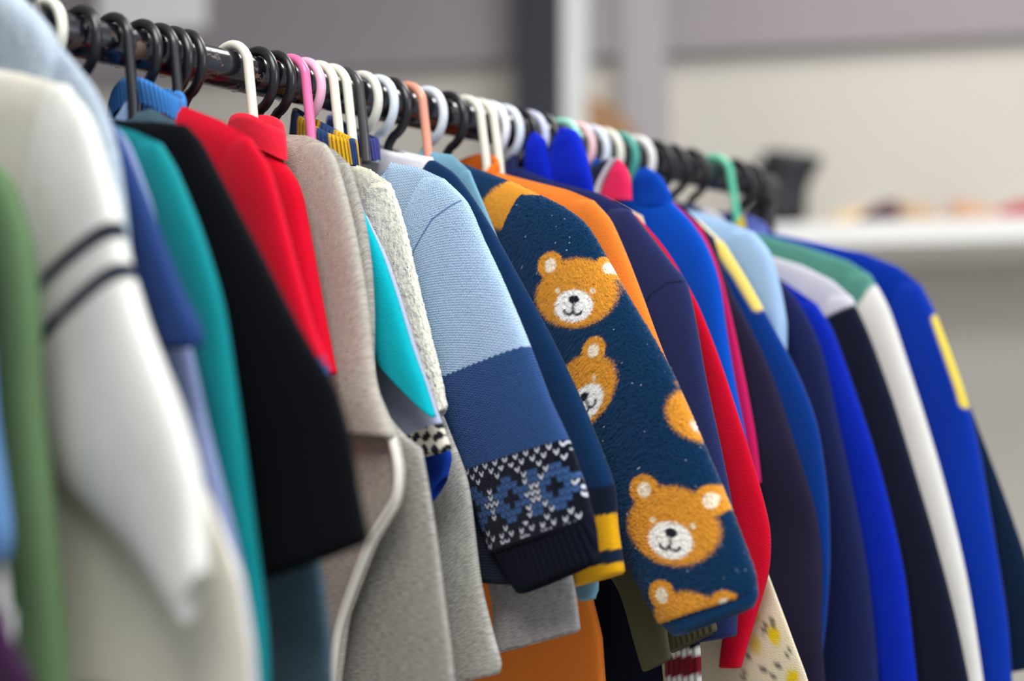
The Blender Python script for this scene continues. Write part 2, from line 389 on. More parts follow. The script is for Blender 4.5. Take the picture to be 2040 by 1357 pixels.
shoe(1845, .23, (188, 150, 112), (112, 78, 40), 'tan small shoe with a dark brown sole in the middle of the row', .95, 3.3)
shoe(1900, .075, (212, 196, 200), (222, 214, 205), 'pale lilac small shoe set back between the tan and caramel shoes', 1.05, .3)
shoe(1957, .23, (200, 152, 118), (120, 80, 36), 'caramel small shoe with a brown sole beside the red shoe', 1.0, 3.0)
shoe(2030, .22, (176, 62, 66), (200, 150, 140), 'red small shoe at the picture edge of the shelf', .95, .2)

# ------------------------------------------------------------------ the clothes rack
rack = tag(empty('clothes_rack', (0.2, 0, 0)), 'black tubular clothes rack with chipped paint holding the row of clothes', 'clothes rack')
rp_ = rail_paint(); R_RAIL = .0162
ro = tuple(rack.location); RL, RR = -1.05, .80
pipe('rail', [(RL, 0, ZR), (RR, 0, ZR)], R_RAIL, rp_, rack, nseg=32, n=60, origin=ro)
for xx in (RL + .02, RR - .012):
    pipe('upright', [(xx, 0, .03), (xx, 0, ZR - R_RAIL)], .0125, rp_, rack, nseg=20, n=20, origin=ro)
    pipe('foot', [(xx, -.27, .016), (xx, .27, .016)], .016, rp_, rack, nseg=20, n=20, origin=ro)
pipe('brace', [(RL + .02, 0, .2), (RR - .012, 0, .2)], .011, rp_, rack, nseg=16, n=20, origin=ro)

# ------------------------------------------------------------------ hangers
RING_R, WIRE = .0258, .0042
def hook_pts(kind):
    cv = R_RAIL + WIRE * 1.03 - RING_R
    if kind == 'ring':
        a = np.radians(np.linspace(188, -72, 30)); pts = [(RING_R * math.cos(t), cv + RING_R * math.sin(t)) for t in a]
        pts += [(.001, cv - RING_R - .007), (0, cv - RING_R - .024)]
    else:
        a = np.radians(np.linspace(176, 22, 22)); pts = [(RING_R * math.cos(t), cv + RING_R * math.sin(t)) for t in a]
        pts += [(.0272, cv - .010), (.0315, cv - .036), (.0345, cv - .06)]
    return np.array(pts)
def hanger(s, kind, rgb, label, sh=None, group='plastic hangers on the rail', yaw=0.0):
    o = tag(empty('clothes_hanger', (s, 0, ZR)), label, 'hanger', group)
    pm = plastic(rgb); hp = hook_pts(kind)
    base = hp[-1]
    if sh is None: sh = np.array([[.04, -.07], [.15, -.115]])
    hook = pipe('hook', [(s, -u, ZR + v) for u, v in hp], WIRE, pm, o, nseg=14, n=70, origin=o.location)
    pts = []
    tipu, tipv = sh[-1][0] - .03, sh[-1][1] - .012
    jv = min(base[1], sh[0][1] - .012)
    near = [(u, v - .02) for u, v in sh[:-1] if u < tipu - .01] + [(tipu, tipv - .008)]
    mid = (base[0], jv)
    near = [q for q in near if q[0] > base[0] + .012]
    far = [(-u, v) for u, v in near[::-1]]
    far = [q for q in far if q[0] < base[0] - .012]
    if not near: near = [(base[0] + .014, jv - .006)]
    if not far: far = [(-near[-1][0], near[-1][1])]
    arms = far + [mid] + near
    pipe('arms', [(s, -u, ZR + v) for u, v in arms], .0028, pm, o, nseg=10, n=60, origin=o.location)
    return o

# ------------------------------------------------------------------ garments
ITEMS = []
def garment(name, label, cat, s, sh, sl=None, ci=None, ua=None, inn=None, edge=None, hem=None, mat=None, bmat=None, T=.0085, Tb=.0075,
            neck=.042, neckv=None, dipf=.03, dipb=.008, col=None, colh=.018, colfl=.9, colkw=None, hang=None, colf=None, bcolf=None, ccolf=None, res=1.0, fuzz=0,
            drift=-.004, amp=.0016, cuff=None, group=None, hemv=None, tz=None, hollow=.02, seed=None, far=True):
    seed = seed or int(abs(s) * 1000) + 5
    S = uvs(s, sh)
    if S[0, 0] > neck + .004:
        slope_v = S[0, 1] + (S[0, 0] - neck) * .28
        S = np.vstack([[neck, slope_v if neckv is None else neckv], S])
    else:
        S[0, 0] = max(S[0, 0], .02); neck = S[0, 0]
    keep = [0]
    for i in range(1, len(S)):
        if S[i, 0] > S[keep[-1], 0] + .004: keep.append(i)
    S = S[keep]; tip = S[-1]
    UA = uv(s, ua) if ua is not None else np.array([tip[0] - .012, tip[1] - .115])
    if edge is not None: E = uvs(s, edge)
    else:
        h = uv(s, hem) if hem is not None else np.array([tip[0] - .012, tip[1] - .30 if hemv is None else hemv])
        E = np.array([tip, [min(UA[0], tip[0] - .006), UA[1]], h]) if sl is not None else np.array([tip, h])
    if E[0, 1] < tip[1]: E = np.vstack([tip, E])
    hem_v = E[:, 1].min()
    root = tag(empty(name, (s, 0, ZR + hem_v)), label, cat, group)
    bm_ = bmat or mat
    body('body', s, S, E, Tb, bm_, root, hem_v, neck, dipf, dipb, nr=int(50 * min(res, 2)), nf=int(60 * min(res, 3)), nb=30, seed=seed, colf=bcolf, fuzz=fuzz)
    vn = S[0, 1]
    if col is not None:
        kw = dict(neck_u=neck * .97, vn=vn, dipf=dipf, dipb=dipb, T=Tb); kw.update(colkw or {})
        collar('collar', s, height=colh, mat=col, parent=root, flare=colfl, colf=ccolf, **kw)
    if sl is not None:
        O = np.vstack([[tip], uvs(s, sl)])
        if inn is not None: I = np.vstack([[UA], uvs(s, inn)])
        else:
            CI = uv(s, ci) if ci is not None else O[-1] - np.array([.075, .02]); I = np.array([UA, CI])
        for fl in ((False, True) if far else (False,)):
            k = res if not fl else min(res, 1.0)
            tube('sleeve', s, O, I, T, mat, root, nr=int(70 * k), nf=int(26 * k), nb=14 if k < 2 else 30, seed=seed + 1 + fl, drift=drift, colf=colf, flip=fl, fuzz=fuzz, amp=amp, tz=tz, hollow=hollow)
            if cuff is not None:
                cm, cpts = cuff           # cuff: outer and inner points beyond the sleeve end
                co, cii = uvs(s, cpts[0]), uvs(s, cpts[1])
                tube('cuff', s + drift, co, cii, T * .85, cm, root, nr=24, nf=40, nb=24, seed=seed + 9, pre=False, flip=fl, amp=.0004)
    ITEMS.append((s, root, S))
    if hang is not None:
        hs, kind, rgb, cname = hang
        hanger(s, kind, rgb, cname + ' plastic hanger holding the ' + ' '.join(label.split()[:7]), S)
    return root, S, E

def seg_dist(P, A, B):
    A, B = np.asarray(A), np.asarray(B); d = B - A; t = np.clip(((P - A) @ d) / (d @ d), 0, 1); return np.linalg.norm(P - A - t[:, None] * d, axis=1)
def poly_dist(P, pts): return np.min([seg_dist(P, pts[i], pts[i + 1]) for i in range(len(pts) - 1)], axis=0)
def side(P, A, B):
    """signed distance from the line A-B (positive to its left)"""
    A, B = np.asarray(A), np.asarray(B); d = (B - A) / np.linalg.norm(B - A); return d[0] * (P[:, 1] - A[1]) - d[1] * (P[:, 0] - A[0])
def mixc(c, rgb, mask):
    mask = np.clip(mask, 0, 1)[:, None]; return c * (1 - mask) + lin(rgb)[None] * mask
def soft(d, w): return np.clip(.5 - d / w, 0, 1)          # 1 where d < 0
BLACK, CREAM, PALE = (26, 26, 30), (226, 224, 208), (214, 222, 232)

# --- far left, nearest the camera
garment('sweatshirt', 'plum sweatshirt at the lower left corner, nearest of all the clothes', 'sweatshirt', -.345, [(-300, 270), (-100, 330)],
        edge=[(-60, 900), (-15, 1200), (25, 1290), (62, 1360), (75, 1480)], mat=fabric('jersey', (58, 30, 62)), hang=(0, 'ring', BLACK, 'black'))
garment('long_sleeve_shirt', 'pale blue top peeping out at the left edge in front of the green jacket', 'shirt', -.318, [(-240, 290), (-60, 340)],
        sl=[(-40, 420), (-8, 800), (14, 960), (27, 1060), (22, 1108)], ci=(-70, 1120), edge=[(-40, 800), (5, 1130), (20, 1250), (32, 1330)], mat=fabric('jersey', (92, 132, 178)), bmat=fabric('jersey', (190, 190, 190)), hang=(0, 'ring', PALE, 'pale'))
garment('jacket', 'sage green long sleeved jacket at the left edge of the picture', 'jacket', -.285, [(-140, 280), (-10, 325)],
        sl=[(22, 365), (58, 480), (74, 620), (80, 780), (95, 930), (118, 1130), (135, 1300), (145, 1480)], ci=(30, 1500), ua=(-60, 560),
        mat=fabric('jersey', (88, 114, 78)), T=.011, hemv=-.42, hang=(0, 'ring', BLACK, 'black'))
# --- white sweatshirt with navy stripes
s = -.24
st1 = uvs(s, [(60, 626), (110, 582), (175, 527), (248, 472), (300, 436)]); st2 = uvs(s, [(60, 740), (115, 681), (175, 627), (230, 583), (272, 550), (330, 515)])
def white_col(P, U):
    c = np.tile(lin((222, 221, 214)), (len(P), 1)); r = .0056
    return mixc(mixc(c, (24, 28, 46), soft(poly_dist(P, st1) - r, .0014)), (24, 28, 46), soft(poly_dist(P, st2) - r, .0014))
garment('sweatshirt', 'off white sweatshirt with two navy stripes round the sleeve', 'sweatshirt', s, [(-60, 128), (40, 146), (140, 172)],
        sl=[(198, 240), (244, 380), (275, 510), (318, 630), (392, 790), (445, 940), (474, 1090), (478, 1130)], inn=[(150, 960), (300, 1075), (400, 1185), (440, 1232)], ua=(52, 880),
        edge=[(205, 480), (300, 760), (420, 1000), (478, 1150), (500, 1300), (506, 1420)], mat=fabric('jersey', None), bmat=fabric('jersey', (220, 215, 200)), colf=white_col, res=3.2, T=.0125, Tb=.006,
        drift=-.024, amp=.0035, tz=[1, 1, 1, .9, .62], col=fabric('rib', (222, 221, 214)), hang=(0, 'ring', CREAM, 'cream'))
# --- pale hooded denim, indigo and periwinkle, teal
s = -.215
g, S, E = garment('denim_jacket', 'faded pale denim hooded jacket at the upper left, its hood over the rail', 'jacket', s, [(-20, 40), (60, 55), (112, 82)],
        sl=[(138, 112), (186, 172), (216, 232), (236, 300), (250, 380), (262, 480), (270, 600)], ci=(190, 620), mat=fabric('jersey', (178, 190, 198), (140, 156, 176)), T=.008, hemv=-.4, hang=(0, 'ring', PALE, 'pale'))
tube('hood', s - .006, uvs(s, [(16, -28), (66, 8), (110, 58), (128, 120), (122, 200)]), uvs(s, [(8, -2), (4, 60), (4, 120), (6, 200)]), .012, fabric('jersey', (184, 196, 202), (140, 156, 176)), g, nr=50, nf=40, nb=20, seed=5, amp=.005, hollow=0, pre=False, roundend=True)
garment('jacket', 'indigo blue jacket tucked behind the white striped sweatshirt', 'jacket', -.196, [(60, 130), (150, 150), (186, 185)],
        sl=[(236, 262), (288, 380), (335, 500), (372, 590), (404, 650), (410, 684)], ci=(335, 690), ua=(200, 420), mat=fabric('jersey', (32, 56, 108)), T=.007, Tb=.006, hemv=-.36, hang=(0, 'ring', BLACK, 'black'))
garment('sweatshirt', 'periwinkle grey sweatshirt between the indigo jacket and the teal top', 'sweatshirt', -.178, [(120, 205), (220, 240)],
        sl=[(256, 285), (300, 400), (330, 520), (372, 660), (420, 860), (466, 1040), (505, 1220), (530, 1420)], ci=(430, 1430), mat=fabric('jersey', (128, 140, 180)), T=.007, Tb=.006, hemv=-.42, hang=(0, 'ring', BLACK, 'black'))
garment('long_sleeve_shirt', 'teal long sleeved top with a bright edge in front of the black sleeve', 'shirt', -.157, [(180, 235), (270, 262), (318, 284)],
        sl=[(352, 340), (398, 450), (440, 590), (466, 740), (492, 900), (515, 1090), (532, 1260), (540, 1420)], ci=(440, 1440), mat=fabric('jersey', (8, 124, 130)), T=.0095, Tb=.006, hemv=-.42, hang=(0, 'ring', CREAM, 'white'))
# --- black sleeve
garment('jacket', 'black sweatshirt with a wide plain sleeve in front of the red tops', 'jacket', -.128, [(248, 242), (310, 243), (372, 249)],
        sl=[(402, 282), (440, 355), (480, 432), (540, 540), (605, 655), (672, 768), (705, 880), (722, 975), (744, 1072)], ci=(518, 1152), ua=(330, 600), mat=fabric('jersey', (3, 6, 12), sheen=.0),
        T=.0085, Tb=.007, hemv=-.33, hang=(0, 'ring', BLACK, 'black'), amp=.002)
garment('denim_shirt', 'dark slate denim shirt hanging low behind the black sleeve', 'shirt', -.1, [(258, 228), (300, 216), (345, 238)],
        edge=[(400, 330), (520, 700), (600, 960), (642, 1140), (655, 1260), (662, 1440)], mat=fabric('jersey', (74, 98, 110), (52, 72, 86)), col=fabric('jersey', (126, 146, 178)), colh=.014, Tb=.008, hang=(0, 'cane', BLACK, 'black'))
# --- reds
garment('sweatshirt', 'red sweatshirt with a bright blue ribbed collar', 'sweatshirt', -.074, [(372, 214), (440, 240), (500, 275)],
        sl=[(540, 340), (590, 520), (630, 650), (655, 712), (660, 742)], ci=(560, 770), ua=(440, 560), mat=fabric('jersey', (204, 2, 38)), col=fabric('rib', (62, 132, 208)), colh=.02, colkw=dict(neck_u=.048, uc=.012, vn=-.043, dipf=0, dipb=.004, tilt=.04, arch=.019, depth=1.6), T=.007,
        cuff=(fabric('rib', (50, 90, 150)), ([(655, 712), (662, 745)], [(600, 740), (612, 765)])), hang=(0, 'ring', BLACK, 'black'))
garment('sweatshirt', 'crimson red sweatshirt with a stand up collar round a cream hook', 'sweatshirt', .014, [(500, 256), (522, 278), (548, 304)],
        sl=[(592, 366), (616, 470), (640, 590), (662, 690), (674, 742)], ci=(560, 745), ua=(520, 520), mat=fabric('jersey', (200, 0, 34)), col=fabric('jersey', (232, 36, 60)), colh=.026, colfl=.85, colkw=dict(neck_u=.036, uc=.036, vn=-.062, dipf=.004, dipb=.002, tilt=.2, arch=.012), T=.0105, Tb=.0075, hang=(0, 'cane', CREAM, 'cream'))
# --- greys
g, S, E = garment('cardigan', 'beige grey cardigan with pale edging between the red top and the grey marl shirt', 'cardigan', .04, [(572, 268), (612, 270), (648, 286)],
        sl=[(672, 326), (704, 430), (728, 550), (742, 640), (762, 760), (800, 868)], ci=(688, 858), ua=(600, 560), edge=[(690, 500), (745, 760), (796, 880), (808, 940), (800, 1000), (748, 1085), (694, 1230), (672, 1420)],
        mat=fabric('jersey', (186, 180, 168), (160, 154, 144)), T=.008, Tb=.006, amp=.003, drift=-.008, hang=(0, 'ring', BLACK, 'black'))
pe = uvs(.04, [(780, 840), (798, 884), (808, 940), (801, 998), (750, 1084), (696, 1228), (680, 1310), (673, 1410)])
tag(pipe('piping', [(.04 - .006, -u + .002, ZR + v) for u, v in pe], 0.0036, fabric('jersey', (224, 220, 210)), g, nseg=12, n=80, origin=g.location), 'pale rolled edging')
garment('long_shirt', 'grey marl long shirt with a straight side seam in the lower middle', 'shirt', .058, [(640, 285), (668, 300), (694, 325)],
        sl=[(722, 420), (741, 520), (750, 620), (750, 716)], ci=(690, 735), ua=(650, 520), edge=[(700, 420), (730, 600), (744, 725), (752, 800), (802, 866), (838, 894), (872, 1100), (900, 1290), (912, 1440)], mat=fabric('jersey', (176, 172, 164), (140, 136, 130)), T=.007, Tb=.0065, hang=(0, 'ring', BLACK, 'black'))
garment('t_shirt', 'bright turquoise short sleeved t-shirt squeezed between the grey and cream tops', 'shirt', .074, [(655, 320), (690, 360), (722, 418)],
        sl=[(758, 500), (788, 590), (818, 690), (846, 765), (868, 832)], ci=(754, 716), ua=(690, 560), mat=fabric('jersey', (0, 168, 182)), T=.0072, Tb=.005, hemv=-.28, amp=.002, drift=-.001, hang=(0, 'cane', (226, 110, 160), 'hot pink'))
def lav_col(P, U):
    c = np.tile(lin((176, 180, 206)), (len(P), 1)); A = uv(.09, (810, 872)); B = uv(.09, (896, 836))
    k = soft(side(P, A, B), .002); pat = (np.sin(P[:, 0] * 560 + np.sin(P[:, 1] * 300)) + np.sin(P[:, 1] * 620)) > .1
    return mixc(mixc(c, (30, 30, 36), k * pat), (222, 216, 200), k * (~pat))
garment('t_shirt', 'lavender grey top with a black and white patterned cuff under the turquoise sleeve', 'shirt', .09, [(680, 340), (708, 380), (730, 430)],
        sl=[(772, 520), (824, 680), (868, 810), (896, 890)], inn=[(748, 660), (752, 790), (776, 850), (836, 908)], ua=(690, 560), mat=fabric('jersey', None), bmat=fabric('jersey', (176, 180, 206)), colf=lav_col, res=2.2, T=.0055, Tb=.005, hemv=-.25, amp=.002, drift=0,
        col=fabric('rib', None), ccolf=lambda P, U: np.where((np.abs(((U[:, :1] / .052 + .5) % 1) - .5) < .3), lin((222, 170, 20))[None], lin((30, 60, 110))[None]), colh=.022, colkw=dict(neck_u=.043, uc=.03, vn=-.056, dipf=.004, dipb=.002, tilt=.45), hang=(0, 'ring', (236, 180, 206), 'light pink'))
garment('t_shirt', 'royal blue short sleeve showing as a small triangle above the grey marl sleeve', 'shirt', .105, [(690, 350), (714, 400), (730, 450)],
        sl=[(745, 520), (800, 700), (856, 835), (897, 900), (890, 945)], inn=[(790, 800), (836, 930), (850, 1004)], ua=(710, 560), mat=fabric('jersey', (14, 58, 160)), T=.005, Tb=.004, hemv=-.2, drift=0, amp=.001, hang=(0, 'cane', (228, 224, 204), 'ivory'))
garment('teddy_pullover', 'cream teddy fleece top beside the pale blue knitted sweater', 'fleece', .12, [(690, 322), (735, 336), (776, 364)],
        sl=[(800, 430), (822, 520), (838, 590), (858, 670), (878, 750), (890, 812)], ci=(830, 850), ua=(750, 560), mat=fabric('sherpa', (228, 226, 208)), T=.006, Tb=.0045, drift=-.001, hemv=-.3, res=1.5, fuzz=.0004, hang=(0, 'cane', CREAM, 'cream'))
garment('sweatshirt', 'grey marl sweatshirt sleeve hanging longest in the lower middle', 'sweatshirt', .134, [(715, 330), (750, 365), (785, 420)],
        sl=[(830, 620), (868, 780), (900, 860), (938, 965), (962, 1150), (985, 1250), (1004, 1318), (1002, 1336)], ci=(908, 1358), ua=(740, 620), mat=fabric('jersey', (184, 182, 174), (148, 146, 140)), T=.006, Tb=.0045, hemv=-.3, hang=(0, 'cane', (60, 60, 62), 'charcoal'))
# --- the pale blue nordic sweater
s = .155
b1 = uvs(s, [(880, 762), (1060, 690)]); b2 = uvs(s, [(930, 942), (1140, 876)]); b3 = uvs(s, [(985, 1098), (1190, 1032)])
ax_r = (b2[1] - b2[0]) / np.linalg.norm(b2[1] - b2[0]); ax_q = np.array([ax_r[1], -ax_r[0]])
STW, STH = .0056, .0052
NORD = ["w.w.w.w.w.w.w.w.", ".w.w.w.w.w.w.w.w", "w...w...w...w...", ".wbb.....bb..wbb", "wbbbb.w.bbbb.wbb", "bb.bbbwbbb.bbbww", "b...bwwwb...bwww", "bb.bbbwbbb.bbbww",
        "wbbbb.w.bbbb.wbb", ".wbb.....bb..wbb", "w...w...w...w...", ".w.w.w.w.w.w.w.w", "w..ww..ww..ww..w", "................"]
def nordic(P, U):
    c = np.tile(lin((172, 198, 226)), (len(P), 1))
    r = (P - b2[0]) @ ax_r
    j1 = .0006 * np.sin(r * 2 * math.pi / .006)
    d1 = side(P, b1[0], b1[1]) + j1; c = mixc(c, (42, 76, 128), soft(d1, .0012))
    # a knitted ripple in the plain bands
    d2 = side(P, b2[0], b2[1]); d3 = side(P, b3[0], b3[1])
    c = mixc(c, (6, 12, 28), soft(d2, .0012))
    q = -d2; row = np.floor(q / STH).astype(int); x = r / STW; cell = np.floor(x).astype(int)
    fx = x - cell - .5; fy = q / STH - row - .5
    vshape = np.abs(fy - (.36 - 1.5 * np.abs(fx)) * .9) - .26
    ink = soft(vshape, .25) * (np.abs(fx) < .43)
    inb = (d2 < 0) & (d3 > 0) & (row >= 0) & (row < len(NORD))
    arr = np.array([[ch for ch in rr] for rr in NORD]); rr = np.clip(row, 0, len(NORD) - 1); ch = arr[rr, cell % 16]
    c = mixc(c, (66, 104, 164), (inb & (ch == 'b')) * .9 * (.45 + .55 * ink))
    c = mixc(c, (214, 218, 232), (inb & (ch == 'w')) * ink)
    return c
def lb_body(P, U):
    c = np.tile(lin((172, 198, 226)), (len(P), 1)); k = soft(P[:, 1] + .27, .002); return mixc(c, (13, 22, 44), k)
seam = uvs(s, [(926, 402), (880, 440), (845, 500), (815, 590)])
def nordic2(P, U): return mixc(nordic(P, U), (96, 122, 170), soft(poly_dist(P, seam) - .0009, .0012))
garment('knit_sweater', 'pale blue knitted sweater with a mid blue band and a navy nordic pattern', 'sweater', s, [(790, 326), (836, 334), (884, 356)],
        sl=[(930, 402), (966, 480), (1002, 556), (1060, 690), (1102, 795), (1140, 876), (1168, 955), (1192, 1035)], inn=[(860, 800), (925, 950), (975, 1062), (990, 1100)], ua=(790, 620),
        edge=[(900, 560), (1000, 900), (1050, 1060), (1062, 1168)], mat=fabric('knit', None), bmat=fabric('knit', None), colf=nordic2, bcolf=lb_body, res=8, T=.0115, Tb=.006, drift=-.006, amp=.0012, fuzz=.00012,
        cuff=(fabric('rib', (7, 14, 30)), ([(1184, 1012), (1196, 1050), (1202, 1112)], [(984, 1082), (1005, 1120), (1042, 1180)])),
        col=fabric('rib', (74, 78, 150)), colh=.02, colkw=dict(neck_u=.034, vn=-.041, dipf=.004, dipb=.002, tilt=.44, uc=-.008), hang=(0, 'ring', (224, 222, 210), 'off white'))
garment('sweatshirt', 'plain grey sleeve hem showing below the nordic cuff', 'sweatshirt', .174, [(790, 330), (850, 370)],
        sl=[(920, 500), (1020, 760), (1100, 1010), (1142, 1150), (1158, 1252)], inn=[(880, 760), (950, 1050), (982, 1190), (988, 1298)], ua=(820, 560), mat=fabric('jersey', (180, 176, 174), (150, 146, 146)), T=.006, Tb=.005, hemv=-.25, drift=-.002, hang=(0, 'ring', PALE, 'pale blue'))
# --- navy raglan with white yoke
s = .19
def rag_body(P, U):
    c = np.tile(lin((232, 228, 232)), (len(P), 1)); A, B = uv(s, (866, 318)), uv(s, (820, 640)); return mixc(c, (4, 42, 80), soft(-side(P, A, B), .0015) * (P[:, 0] > 0))
y1 = uvs(s, [(1180, 1012), (1232, 1000)])
def rag_col(P, U):
    c = np.tile(lin((4, 42, 80)), (len(P), 1)); d = -side(P, *uvs(s, [(1130, 985), (1230, 966)]))
    for lo_, hi_, rgb in ((0, .022, (8, 20, 40)), (.022, .049, (222, 162, 12)), (.049, .0595, (12, 30, 52)), (.0595, .2, (222, 162, 12))):
        c = mixc(c, rgb, soft(lo_ - d, .001) * soft(d - hi_, .001))
    return c
garment('sweatshirt', 'white yoked sweatshirt with navy teal sleeves and mustard striped cuffs', 'sweatshirt', s, [(806, 304), (868, 320)],
        sl=[(905, 346), (945, 400), (1010, 508), (1084, 640), (1152, 780), (1200, 890), (1228, 966), (1236, 1050), (1248, 1136)], inn=[(930, 700), (1060, 880), (1150, 1010), (1152, 1090), (1150, 1164)], ua=(850, 560),
        mat=fabric('jersey', None), bmat=fabric('fleece', None), colf=rag_col, bcolf=rag_body, res=3.0, T=.0085, Tb=.0065, hemv=-.26, drift=-.004, col=fabric('fleece', (232, 228, 232)), colh=.028, colkw=dict(neck_u=.055, uc=.006, vn=-.064, dipf=.004, dipb=.002, tilt=.29), hang=(0, 'ring', BLACK, 'black'))
garment('t_shirt', 'pale blue rounded sleeve end under the mustard cuff', 'shirt', .21, [(830, 300), (900, 308), (936, 340)],
        sl=[(1000, 500), (1100, 800), (1170, 1050), (1192, 1160), (1186, 1188)], inn=[(1000, 800), (1110, 1080), (1142, 1170), (1156, 1194)], ua=(900, 560), mat=fabric('jersey', (120, 168, 192)), T=.004, Tb=.004, hemv=-.2, drift=0, hang=(0, 'cane', (220, 150, 125), 'peach'))
# --- the bear fleece
s = .235
BG, TAN, MUZ, INK, EAR = (0, 46, 82), (222, 148, 46), (255, 254, 248), (24, 28, 36), (250, 234, 206)
def bear_frame(cx, cy, right):
    """right: a picture point that lies to the bear's right of the centre, giving its tilt"""
    o = uv(s, (cx, cy)); x = uv(s, right) - o; x = x / np.linalg.norm(x); return o, x, np.array([-x[1], x[0]])
def ell(X, Y, cx, cy, a, b): return np.hypot((X - cx) / a, (Y - cy) / b) - 1
BEARS = [((1164, 586), (1244, 586), 1.0), ((1362, 1046), (1450, 1060), 1.05), ((1180, 782), (1236, 732), .95), ((1428, 814), (1504, 822), .95), ((1400, 1254), (1488, 1268), 1.02), ((1034, 404), (1110, 372), .95)]
def bear_col(P, U, bears=None):
    c = np.tile(lin(BG), (len(P), 1)); jit = rng.normal(0, .03, len(P))
    for (cc, rr, k) in (bears or BEARS):
        o, ax, ay = bear_frame(*cc, rr); R = .0335 * k
        X = ((P - o) @ ax) / (R * 1.17); Y = ((P - o) @ ay) / (R * .96)
        near = (np.abs(X) < 2) & (np.abs(Y) < 2)
        if not near.any(): continue
        if k < .96 and cc[0] < 1100: c = mixc(c, TAN, soft(ell(X, Y, 0, 0, 1.05, .72) + jit, .12) * near); continue
        head = np.minimum(ell(X, Y, 0, -.08, 1.08, .82), ell(X, Y, 0, .12, .98, .78))
        ears = np.minimum(ell(X, Y, -.72, .72, .36, .36), ell(X, Y, .78, .68, .36, .36))
        f = np.minimum(head, ears) + jit
        c = mixc(c, TAN, soft(f, .12) * near)
        c = mixc(c, EAR, soft(np.minimum(ell(X, Y, -.72, .72, .16, .18), ell(X, Y, .78, .68, .16, .18)) + jit, .3) * near)
        c = mixc(c, MUZ, soft(ell(X, Y, 0, -.34, .52, .42) + jit, .16) * near)
        c = mixc(c, EAR, soft(np.minimum(ell(X, Y, -.46, .06, .07, .07), ell(X, Y, .48, .06, .07, .07)), .6) * near * .8)
        nose = np.minimum(ell(X, Y, 0, -.17, .15, .11), np.maximum(np.abs(X) - .035, np.abs(Y + .32) - .14) * 4)
        m1 = np.abs(np.hypot(X + .12, Y + .44) - .12) - .035; m1 = np.where(Y < -.44, m1, 1); m2 = np.abs(np.hypot(X - .12, Y + .44) - .12) - .035; m2 = np.where(Y < -.44, m2, 1)
        c = mixc(c, INK, np.maximum(soft(nose, .3), soft(np.minimum(m1, m2), .05)) * near)
    fleck = (rng.random(len(P)) < .0012)
    c = mixc(c, (200, 214, 226), fleck * .8)
    return c
garment('fleece_jacket', 'navy teddy bear print fleece jacket in the middle of the row', 'jacket', s, [(900, 318), (960, 340), (1030, 366), (1080, 390)],
        sl=[(1122, 412), (1168, 448), (1212, 520), (1254, 592), (1304, 674), (1346, 752), (1402, 880), (1452, 995), (1486, 1080), (1508, 1140), (1513, 1178)], inn=[(1100, 840), (1190, 980), (1250, 1110), (1322, 1240)], ua=(985, 640),
        mat=fabric('fleece', None, sheen=.2), colf=lambda P, U: bear_col(P, U, BEARS[:-1]), bcolf=bear_col, res=6.0, fuzz=.00026, T=.0125, Tb=.009, hemv=-.27, drift=-.004, amp=.0015, hang=(0, 'ring', PALE, 'ice blue'),
        cuff=(fabric('fleece', (0, 50, 90), sheen=.2), ([(1509, 1150), (1514, 1182), (1508, 1202)], [(1312, 1222), (1328, 1246), (1348, 1264)])))
# --- olive, orange and what hangs low behind them
OL = fabric('jersey', (82, 80, 56))
garment('jacket', 'olive jacket sleeve ending below the mustard cuff', 'jacket', .262, [(930, 335), (1010, 370)],
        sl=[(1090, 500), (1190, 800), (1262, 1040), (1318, 1190), (1338, 1308)], inn=[(1100, 860), (1190, 1100), (1240, 1190), (1284, 1334)], ua=(960, 560), mat=OL, T=.005, Tb=.005, hemv=-.22, drift=-.002, amp=.003, hang=(0, 'ring', BLACK, 'black'))
garment('hoodie', 'orange hoodie behind the bear print fleece', 'hoodie', .285, [(940, 334), (1040, 356), (1130, 378), (1184, 400)],
        sl=[(1216, 436), (1246, 500), (1278, 580), (1312, 672), (1350, 770), (1400, 920)], ci=(1310, 960), ua=(1080, 640), edge=[(1100, 620), (1150, 1000), (1176, 1190), (1196, 1270), (1210, 1430)], mat=fabric('jersey', (236, 128, 46)),
        col=fabric('jersey', (228, 112, 26)), colh=.02, colfl=.9, colkw=dict(neck_u=.032, uc=.014, vn=-.048, dipf=.03, dipb=0, tilt=.12, T=.011, arch=.01), T=.009, Tb=.009, hang=(0, 'cane', CREAM, 'cream'))
garment('jacket', 'olive corduroy sleeve end just under the bear print cuff', 'jacket', .303, [(990, 350), (1090, 390)],
        sl=[(1180, 520), (1310, 860), (1400, 1130), (1428, 1252)], inn=[(1180, 860), (1290, 1140), (1326, 1230), (1336, 1298)], ua=(1040, 600), mat=fabric('rib', (86, 82, 58)), T=.005, Tb=.004, hemv=-.22, drift=0, hang=(0, 'cane', CREAM, 'cream'))
def mar_col(P, U):
    c = np.tile(lin((16, 22, 40)), (len(P), 1)); d = -side(P, *uvs(.318, [(1326, 1296), (1396, 1290)]))
    for lo_, hi_, rgb in ((0, .006, (220, 216, 210)), (.006, .022, (118, 14, 30)), (.022, .03, (220, 216, 210))): c = mixc(c, rgb, soft(lo_ - d, .001) * soft(d - hi_, .001))
    return c
